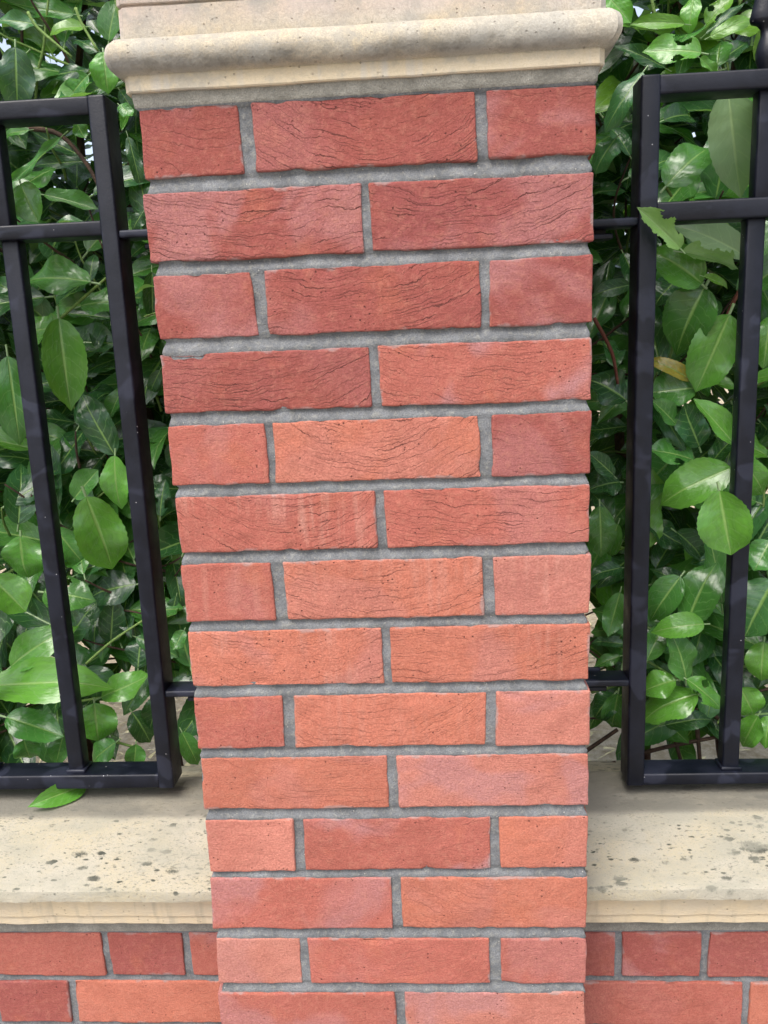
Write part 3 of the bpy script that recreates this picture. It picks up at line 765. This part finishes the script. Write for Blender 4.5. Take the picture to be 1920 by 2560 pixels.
LEAVES=[(-0.427,0.400,0.241,-0.518,0.388,0.257,0.027,'m'), (-0.464,0.360,0.216,-0.515,0.343,0.225,0.022,'s'), (-0.480,0.320,0.176,-0.485,0.313,0.099,0.042,'b'),
(-0.369,0.340,0.170,-0.364,0.325,0.124,0.036,'B'), (-0.404,0.380,0.217,-0.451,0.362,0.212,0.020,'Y'), (-0.381,0.400,0.204,-0.364,0.393,0.260,0.033,'m'),
(-0.395,0.400,0.191,-0.440,0.409,0.220,0.017,'d'), (-0.412,0.400,0.169,-0.501,0.406,0.167,0.025,'d'), (-0.404,0.370,0.152,-0.444,0.374,0.126,0.029,'m'),
(-0.356,0.380,0.146,-0.419,0.367,0.129,0.019,'d'), (-0.358,0.360,0.127,-0.338,0.357,0.095,0.019,'d'), (-0.354,0.340,0.103,-0.332,0.329,0.083,0.016,'m'),
(-0.597,0.550,0.268,-0.564,0.536,0.246,0.018,'Y'), (-0.472,0.270,-0.006,-0.449,0.253,-0.056,0.040,'B'), (-0.460,0.310,-0.013,-0.384,0.297,-0.034,0.025,'m'),
(-0.449,0.360,0.071,-0.538,0.370,0.012,0.013,'m'), (-0.433,0.400,0.047,-0.520,0.407,0.049,0.017,'d'), (-0.413,0.330,0.082,-0.405,0.336,0.061,0.027,'m'),
(-0.492,0.360,0.083,-0.538,0.366,0.081,0.015,'m'), (-0.446,0.420,0.059,-0.512,0.406,0.093,0.024,'d'), (-0.353,0.360,0.067,-0.337,0.350,0.002,0.017,'d'),
(-0.343,0.360,-0.035,-0.362,0.360,-0.057,0.019,'d'), (-0.400,0.290,-0.132,-0.501,0.293,-0.110,0.049,'m'), (-0.429,0.360,-0.125,-0.425,0.367,-0.081,0.019,'d'),
(-0.453,0.300,-0.189,-0.508,0.308,-0.194,0.042,'B'), (-0.451,0.290,-0.178,-0.443,0.273,-0.302,0.055,'B'), (-0.427,0.310,-0.162,-0.364,0.309,-0.149,0.039,'m'),
(-0.475,0.360,-0.210,-0.401,0.361,-0.211,0.049,'d'), (-0.476,0.380,-0.168,-0.411,0.376,-0.174,0.027,'d'), (-0.405,0.320,-0.374,-0.442,0.306,-0.285,0.040,'d'),
(-0.394,0.350,-0.279,-0.419,0.345,-0.322,0.024,'m'), (-0.535,0.300,-0.226,-0.525,0.283,-0.349,0.045,'m'), (-0.568,0.330,-0.475,-0.554,0.340,-0.388,0.045,'d'),
(-0.525,0.360,-0.464,-0.522,0.368,-0.360,0.034,'d'), (-0.477,0.330,-0.438,-0.438,0.328,-0.396,0.036,'m'), (-0.393,0.290,-0.371,-0.399,0.280,-0.449,0.039,'B'),
(-0.360,0.360,-0.475,-0.354,0.369,-0.418,0.027,'d'), (-0.337,0.360,-0.116,-0.342,0.358,-0.186,0.027,'d'), (-0.345,0.380,-0.256,-0.369,0.388,-0.291,0.018,'d'),
(-0.437,0.280,-0.427,-0.408,0.287,-0.544,0.062,'B'), (-0.517,0.340,-0.485,-0.477,0.336,-0.544,0.036,'m'), (-0.557,0.310,-0.489,-0.559,0.303,-0.555,0.054,'B'),
(-0.592,0.280,-0.544,-0.546,0.279,-0.595,0.053,'B'), (-0.527,0.300,-0.573,-0.453,0.294,-0.579,0.054,'m'), (-0.587,0.360,-0.574,-0.541,0.345,-0.626,0.038,'d'),
(-0.588,0.290,-0.686,-0.511,0.280,-0.623,0.051,'B'), (-0.517,0.330,-0.667,-0.474,0.336,-0.602,0.038,'d'), (-0.616,0.270,-0.708,-0.437,0.251,-0.692,0.063,'B'),
(-0.606,0.290,-0.768,-0.513,0.271,-0.788,0.047,'m'), (-0.454,0.290,-0.738,-0.372,0.290,-0.704,0.039,'B'), (-0.461,0.280,-0.743,-0.458,0.269,-0.806,0.052,'B'),
(-0.435,0.280,-0.807,-0.486,0.277,-0.841,0.033,'m'), (-0.408,0.290,-0.816,-0.413,0.285,-0.850,0.043,'m'), (-0.495,0.340,-0.711,-0.452,0.331,-0.758,0.044,'d'),
(-0.412,0.340,-0.713,-0.408,0.352,-0.664,0.038,'d'), (-0.459,0.360,-0.676,-0.442,0.346,-0.603,0.039,'d'), (-0.408,0.360,-0.582,-0.490,0.353,-0.591,0.050,'d'),
(-0.460,0.500,-0.536,-0.481,0.486,-0.578,0.027,'Y'), (-0.347,0.360,-0.603,-0.361,0.360,-0.645,0.021,'d'), (-0.333,0.340,-0.652,-0.349,0.329,-0.680,0.022,'m'),
(-0.345,0.320,-0.812,-0.319,0.311,-0.869,0.028,'m'), (-0.589,0.300,-0.811,-0.587,0.304,-0.854,0.044,'m'), (-0.524,0.300,-0.802,-0.541,0.290,-0.851,0.031,'m'),
(-0.331,0.380,-0.362,-0.344,0.378,-0.410,0.024,'d'), (-0.378,0.400,-0.088,-0.353,0.409,-0.066,0.020,'d'), (-0.439,0.420,-0.606,-0.479,0.403,-0.661,0.039,'d'),
(-0.389,0.360,-0.769,-0.407,0.342,-0.822,0.038,'d'), (-0.437,0.360,-0.796,-0.404,0.347,-0.839,0.039,'d'), (0.415,0.310,0.115,0.345,0.314,0.130,0.037,'B'),
(0.399,0.330,0.156,0.332,0.330,0.166,0.019,'Y'), (0.307,0.360,0.205,0.335,0.348,0.169,0.026,'B'), (0.413,0.340,0.192,0.402,0.331,0.151,0.023,'B'),
(0.435,0.360,0.164,0.462,0.346,0.195,0.026,'Y'), (0.426,0.330,0.143,0.473,0.325,0.180,0.009,'d'), (0.428,0.320,0.136,0.473,0.301,0.152,0.018,'Y'),
(0.384,0.360,0.114,0.320,0.362,0.152,0.019,'d'), (0.452,0.360,0.112,0.456,0.369,0.151,0.032,'m'), (0.459,0.380,0.121,0.502,0.391,0.154,0.027,'d'),
(0.407,0.290,0.103,0.434,0.294,0.084,0.014,'B'), (0.493,0.320,0.142,0.493,0.331,0.101,0.015,'Y'), (0.337,0.290,0.091,0.285,0.271,0.028,0.029,'s'),
(0.307,0.300,0.017,0.276,0.289,-0.020,0.029,'s'), (0.335,0.340,0.002,0.313,0.351,0.048,0.021,'d'), (0.369,0.290,-0.047,0.424,0.295,0.012,0.047,'m'),
(0.440,0.280,0.061,0.456,0.273,-0.065,0.065,'P'), (0.381,0.350,0.047,0.434,0.360,0.066,0.032,'d'), (0.499,0.280,0.009,0.483,0.280,0.024,0.015,'P'),
(0.359,0.185,-0.135,0.309,0.173,-0.087,0.029,'C'), (0.413,0.270,-0.172,0.352,0.259,-0.123,0.052,'B'), (0.380,0.250,-0.133,0.460,0.255,-0.149,0.030,'C'),
(0.408,0.250,-0.164,0.446,0.255,-0.177,0.012,'Y'), (0.484,0.310,-0.138,0.390,0.294,-0.084,0.051,'p'), (0.420,0.280,-0.176,0.380,0.272,-0.248,0.063,'m'),
(0.448,0.265,-0.212,0.412,0.276,-0.313,0.056,'B'), (0.413,0.300,-0.297,0.361,0.291,-0.262,0.021,'y'), (0.436,0.340,-0.169,0.409,0.320,-0.200,0.033,'d'),
(0.406,0.360,-0.161,0.374,0.341,-0.187,0.034,'d'), (0.340,0.350,-0.165,0.288,0.335,-0.172,0.025,'d'), (0.420,0.300,-0.308,0.359,0.305,-0.310,0.049,'m'),
(0.501,0.270,-0.217,0.494,0.262,-0.283,0.031,'B'), (0.463,0.260,-0.386,0.409,0.265,-0.318,0.031,'B'), (0.455,0.255,-0.412,0.364,0.260,-0.453,0.054,'B'),
(0.464,0.255,-0.396,0.515,0.266,-0.457,0.034,'B'), (0.416,0.185,-0.429,0.429,0.173,-0.512,0.060,'B'), (0.427,0.300,-0.389,0.397,0.287,-0.325,0.042,'d'),
(0.445,0.300,-0.410,0.466,0.282,-0.370,0.028,'d'), (0.420,0.300,-0.407,0.360,0.282,-0.380,0.039,'m'), (0.391,0.290,-0.355,0.357,0.275,-0.320,0.027,'m'),
(0.333,0.330,-0.323,0.286,0.332,-0.282,0.056,'d'), (0.320,0.340,-0.432,0.282,0.325,-0.394,0.025,'d'), (0.333,0.360,-0.445,0.288,0.341,-0.443,0.039,'d'),
(0.322,0.360,-0.496,0.298,0.356,-0.461,0.030,'d'), (0.298,0.330,-0.474,0.300,0.318,-0.550,0.038,'m'), (0.322,0.320,-0.499,0.307,0.332,-0.559,0.027,'m'),
(0.338,0.360,-0.576,0.289,0.344,-0.580,0.024,'d'), (0.329,0.330,-0.605,0.312,0.327,-0.672,0.030,'m'), (0.339,0.340,-0.690,0.292,0.345,-0.684,0.017,'d'),
(0.333,0.340,-0.709,0.293,0.333,-0.719,0.018,'m'), (0.326,0.320,-0.761,0.318,0.332,-0.834,0.036,'m'), (0.325,0.340,-0.770,0.291,0.335,-0.804,0.037,'d'),
(0.404,0.290,-0.571,0.357,0.278,-0.628,0.042,'m'), (0.411,0.280,-0.639,0.438,0.273,-0.549,0.051,'m'), (0.467,0.300,-0.617,0.444,0.281,-0.494,0.032,'m'),
(0.431,0.265,-0.634,0.366,0.258,-0.634,0.034,'B'), (0.412,0.275,-0.721,0.398,0.263,-0.647,0.042,'m'), (0.360,0.290,-0.696,0.385,0.298,-0.642,0.029,'m'),
(0.396,0.270,-0.719,0.347,0.277,-0.734,0.038,'B'), (0.429,0.275,-0.743,0.349,0.271,-0.765,0.052,'B'), (0.411,0.270,-0.718,0.461,0.251,-0.751,0.033,'B'),
(0.391,0.300,-0.803,0.454,0.288,-0.784,0.029,'d'), (0.525,0.270,-0.574,0.481,0.258,-0.650,0.072,'s'), (0.514,0.265,-0.662,0.506,0.252,-0.717,0.039,'B'),
(0.490,0.280,-0.737,0.512,0.267,-0.778,0.040,'B'), (0.513,0.270,-0.776,0.491,0.278,-0.834,0.032,'B'), (0.525,0.290,-0.522,0.499,0.275,-0.563,0.039,'m'),
(0.534,0.280,-0.781,0.520,0.262,-0.822,0.029,'B'), (0.411,0.340,-0.518,0.467,0.350,-0.565,0.035,'d'), (0.375,0.360,-0.510,0.434,0.358,-0.548,0.036,'d'),
(0.394,0.380,-0.584,0.426,0.392,-0.531,0.031,'d'), (0.437,0.360,-0.617,0.399,0.353,-0.576,0.030,'d'), (0.377,0.360,-0.100,0.358,0.369,-0.136,0.033,'d'),
(0.463,0.360,-0.078,0.497,0.361,-0.111,0.033,'d'), (-0.468,0.235,-0.852,-0.510,0.165,-0.838,0.030,'B')]
TWIGS = [
('brown', [(-0.509, 0.38, 0.092), (-0.499, 0.38, 0.09), (-0.457, 0.38, 0.079), (-0.422, 0.38, 0.036), (-0.403, 0.38, -0.011)]),
('green', [(-0.458, 0.31, -0.18), (-0.451, 0.31, -0.173), (-0.386, 0.31, -0.126)]),
('green', [(0.393, 0.31, -0.335), (0.423, 0.31, -0.406)]),
('green', [(0.355, 0.31, -0.697), (0.364, 0.31, -0.704), (0.414, 0.31, -0.738)]),
('green', [(-0.48, 0.31, -0.692), (-0.438, 0.31, -0.658), (-0.384, 0.31, -0.624)]),
('green', [(-0.389, 0.31, 0.214), (-0.383, 0.31, 0.195), (-0.365, 0.31, 0.161)]),
('green', [(-0.453, 0.31, 0.213), (-0.442, 0.31, 0.193), (-0.401, 0.31, 0.156)]),
('green', [(0.374, 0.31, -0.043), (0.383, 0.31, -0.057)]),
('green', [(-0.502, 0.31, -0.754), (-0.465, 0.31, -0.748)]),
('green', [(-0.448, 0.31, -0.822), (-0.417, 0.31, -0.832)]),
('dark', [(0.43, 0.36, -0.76), (0.458, 0.36, -0.788), (0.493, 0.36, -0.826), (0.524, 0.36, -0.846)]),
('dark', [(0.272, 0.36, -0.887), (0.29, 0.36, -0.873), (0.336, 0.36, -0.839)]),
('dark', [(0.365, 0.36, -0.882), (0.378, 0.36, -0.879), (0.421, 0.36, -0.868), (0.495, 0.36, -0.853)]),
('dark', [(0.413, 0.36, -0.811), (0.42, 0.36, -0.841), (0.437, 0.36, -0.9)]),
('dark', [(0.457, 0.36, -0.825), (0.46, 0.36, -0.852), (0.466, 0.36, -0.907)]),
('dark', [(0.297, 0.36, -0.908), (0.334, 0.36, -0.895)]),
('red', [(0.491, 0.33, -0.164), (0.47, 0.33, -0.206), (0.466, 0.33, -0.219)]),
('red', [(0.287, 0.33, -0.208), (0.312, 0.33, -0.256), (0.321, 0.33, -0.3)]),
]
bushL = thing('laurel_bush', 'glossy green laurel bush behind the fence left of the pillar', 'bush', (-.62, .62, GROUND), 'laurel bushes behind the fence')
bushR = thing('laurel_bush', 'glossy green laurel bush behind the fence right of the pillar', 'bush', (.62, .62, GROUND), 'laurel bushes behind the fence')
def branch(bush, pts, r0, r1, mat, name='branch', sides=6):
    me, o0 = tube_me(name, pts, r0, r1, mat, sides, .06); return obj(name, me, bush, o0)
for b, s in ((bushL, -1), (bushR, 1)):       # several stems from the ground, forking
    for k in range(5):
        x = s * (.32 + .17 * k); y = random.uniform(.56, .72); pts = [(x, y, GROUND - .02)]
        for h in range(1, 8): pts.append((x + random.uniform(-.05, .05) * h * .5, y + random.uniform(-.04, .04), GROUND + h * .31))
        branch(b, pts, .013, .005, M_BARK, 'trunk', 8)
for kind, pts in TWIGS:
    b = bushL if pts[0][0] < 0 else bushR
    m, r = {'brown': (M_BARK, .0035), 'green': (M_SHOOT, .0021), 'dark': (M_BARK, .0036), 'red': (M_RED, .0026)}[kind]
    branch(b, pts, r * 1.1, r * .8, m)
for i, (x0, y0, z0, x1, y1, z1, w, t) in enumerate(LEAVES):
    b = bushL if x0 < 0 else bushR
    me = None; pale = 0.0
    if t in 'Pp': pale = .9; me = LM[1]; w *= .88
    if t == 'C': me = LCH[0 if i % 2 else 1]; pale = .3
    L = (Vector((x1, y1, z1)) - Vector((x0, y0, z0))).length
    put_leaf(b, (x0, y0, z0), (x1, y1, z1), min(w * 1.18, L * 1.0), t, me, pale=pale)
# further shoots: leaves set alternately along twigs, deeper in the bush
def ok(p):
    if p.y < (.325 if abs(p.x) < .62 else .268): return False
    if abs(p.x) < .27 and p.y < .50: return False
    return True
spill = {bushL.name: [], bushR.name: []}
def shoot(bush, p0, d0, n, dense=1.0):
    p = Vector(p0); d = Vector(d0).normalized(); pts = [p.copy()]; side = random.choice([-1, 1])
    for k in range(n):
        d = (d + Vector((random.uniform(-.2, .2), random.uniform(-.2, .12), random.uniform(-.12, .2)))).normalized()
        q = p + d * random.uniform(.028, .042)
        if not ok(q): break
        p = q; pts.append(p.copy()); side = -side
        out = d.cross(Vector((0, -.6, .8))).normalized() * side
        L = random.uniform(.075, .128)
        ax = (out * .85 + d * random.uniform(.2, .7) + Vector((random.uniform(-.3, .3), random.uniform(-.5, .1), random.uniform(-.65, .1)))).normalized()
        b0 = p + ax * L * .12; tip = b0 + ax * L
        if not (ok(b0) and ok(tip)): continue
        up = Vector((random.uniform(-.4, .4), -.55 + random.uniform(-.4, .2), .7 + random.uniform(-.3, .2)))
        spill[bush.name].append((b0, tip, L * random.uniform(.40, .53), up))
    if len(pts) > 2: branch(bush, pts, .0024, .0013, M_SHOOT if random.random() < .45 else M_BARK, 'branch', 5)
for b, s in ((bushL, -1), (bushR, 1)):
    for k in range(120):
        x = s * random.triangular(.12, 1.15, .42); y = random.uniform(.36, .80); z = random.uniform(-.88, .45)
        if y > .6: y = random.uniform(.5, .8)
        shoot(b, (x, y, z), (random.uniform(-.7, .7), random.uniform(-.9, .1), random.uniform(-.1, .9)), random.randint(5, 11))
    for k in range(26):      # crown of the hedge above the fence
        shoot(b, (s * random.uniform(.22, .8), random.uniform(.36, .6), random.uniform(.10, .36)), (random.uniform(-.5, .5), -.35, .8), random.randint(5, 10))
    for k in range(34):      # low growth behind the bottom rail
        shoot(b, (s * random.uniform(.24, .75), random.uniform(.34, .5), random.uniform(-.90, -.52)), (random.uniform(-.9, .9), random.uniform(-.4, .2), random.uniform(-.2, .4)), random.randint(5, 9))
    items = spill[b.name]
    items.sort(key=lambda t: (t[0] - CAM).length + (0 if abs(t[0].x) < .62 else .6))
    room = 300 - counts[b.name]
    for t in items[:room]:
        dd = t[0].y
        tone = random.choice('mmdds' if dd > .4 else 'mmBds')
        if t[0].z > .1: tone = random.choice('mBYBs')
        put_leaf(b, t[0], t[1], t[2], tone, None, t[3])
    # the rest of the inner foliage in one piece
    V = []; F = []; UV = []
    base = [leaf_mesh(seed=s_, fold=f_, bend=b_, wave=.1, nu=7, lo=True) for s_, f_, b_ in ((31, .3, .15), (32, .15, .25), (33, .45, .1))]
    rest = [(t[0], t[1], t[2], t[3]) for t in items[room:]]
    for k in range(4800):
        p = Vector((s * (random.uniform(.02, 1.25) if k % 4 else random.uniform(1.1, 1.9)), random.uniform(.56, 1.5), random.triangular(-.86, .95, .05)))
        if abs(p.x) < .3 and p.y < .55: continue
        a = Vector((random.uniform(-1, 1), random.uniform(-.6, .3), random.uniform(-.9, .4))).normalized(); L = random.uniform(.07, .115)
        rest.append((p, p + a * L, L * .46, Vector((random.uniform(-.5, .5), -.5, .7))))
    for b0, tip, w, up in rest:
        ax = (tip - b0); L = ax.length; ax.normalize(); nz = (up - ax * up.dot(ax)).normalized(); nx = ax.cross(nz)
        v_, f_, u_ = random.choice(base); n0 = len(V)
        for (x, y, z) in v_: V.append(b0 + nx * x * w / .5 + ax * y * L + nz * z * L)
        F += [tuple(i + n0 for i in f) for f in f_]; UV += u_
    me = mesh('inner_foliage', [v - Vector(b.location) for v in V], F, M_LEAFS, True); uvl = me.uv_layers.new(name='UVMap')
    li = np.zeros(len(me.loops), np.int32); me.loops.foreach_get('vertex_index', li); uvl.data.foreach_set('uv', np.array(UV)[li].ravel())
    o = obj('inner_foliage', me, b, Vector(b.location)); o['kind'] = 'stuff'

# dry grass and leaf litter on the ground beyond the bushes
V = []; F = []
for k in range(9000):
    x = random.uniform(-2.6, 2.6); y = random.uniform(.5, 4.5); a = random.uniform(0, 6.28); L = random.uniform(.02, .07); w = random.uniform(.001, .0035)
    if random.random() < .25: L *= .7; w = random.uniform(.006, .014)
    d = Vector((math.cos(a), math.sin(a), random.uniform(-.05, .5))); u = Vector((-math.sin(a), math.cos(a), random.uniform(-.3, .3)))
    p = Vector((x, y, GROUND + .006)); n0 = len(V)
    V += [p - u * w, p + u * w, p + d * L + u * w * .3, p + d * L - u * w * .3]; F.append((n0, n0 + 1, n0 + 2, n0 + 3))
o = obj('dry_grass', mesh('dry_grass', V, F, M_STRAW)); o['kind'] = 'stuff'; o['label'] = 'pale dry grass and leaf litter on the ground behind the bushes'; o['category'] = 'grass'
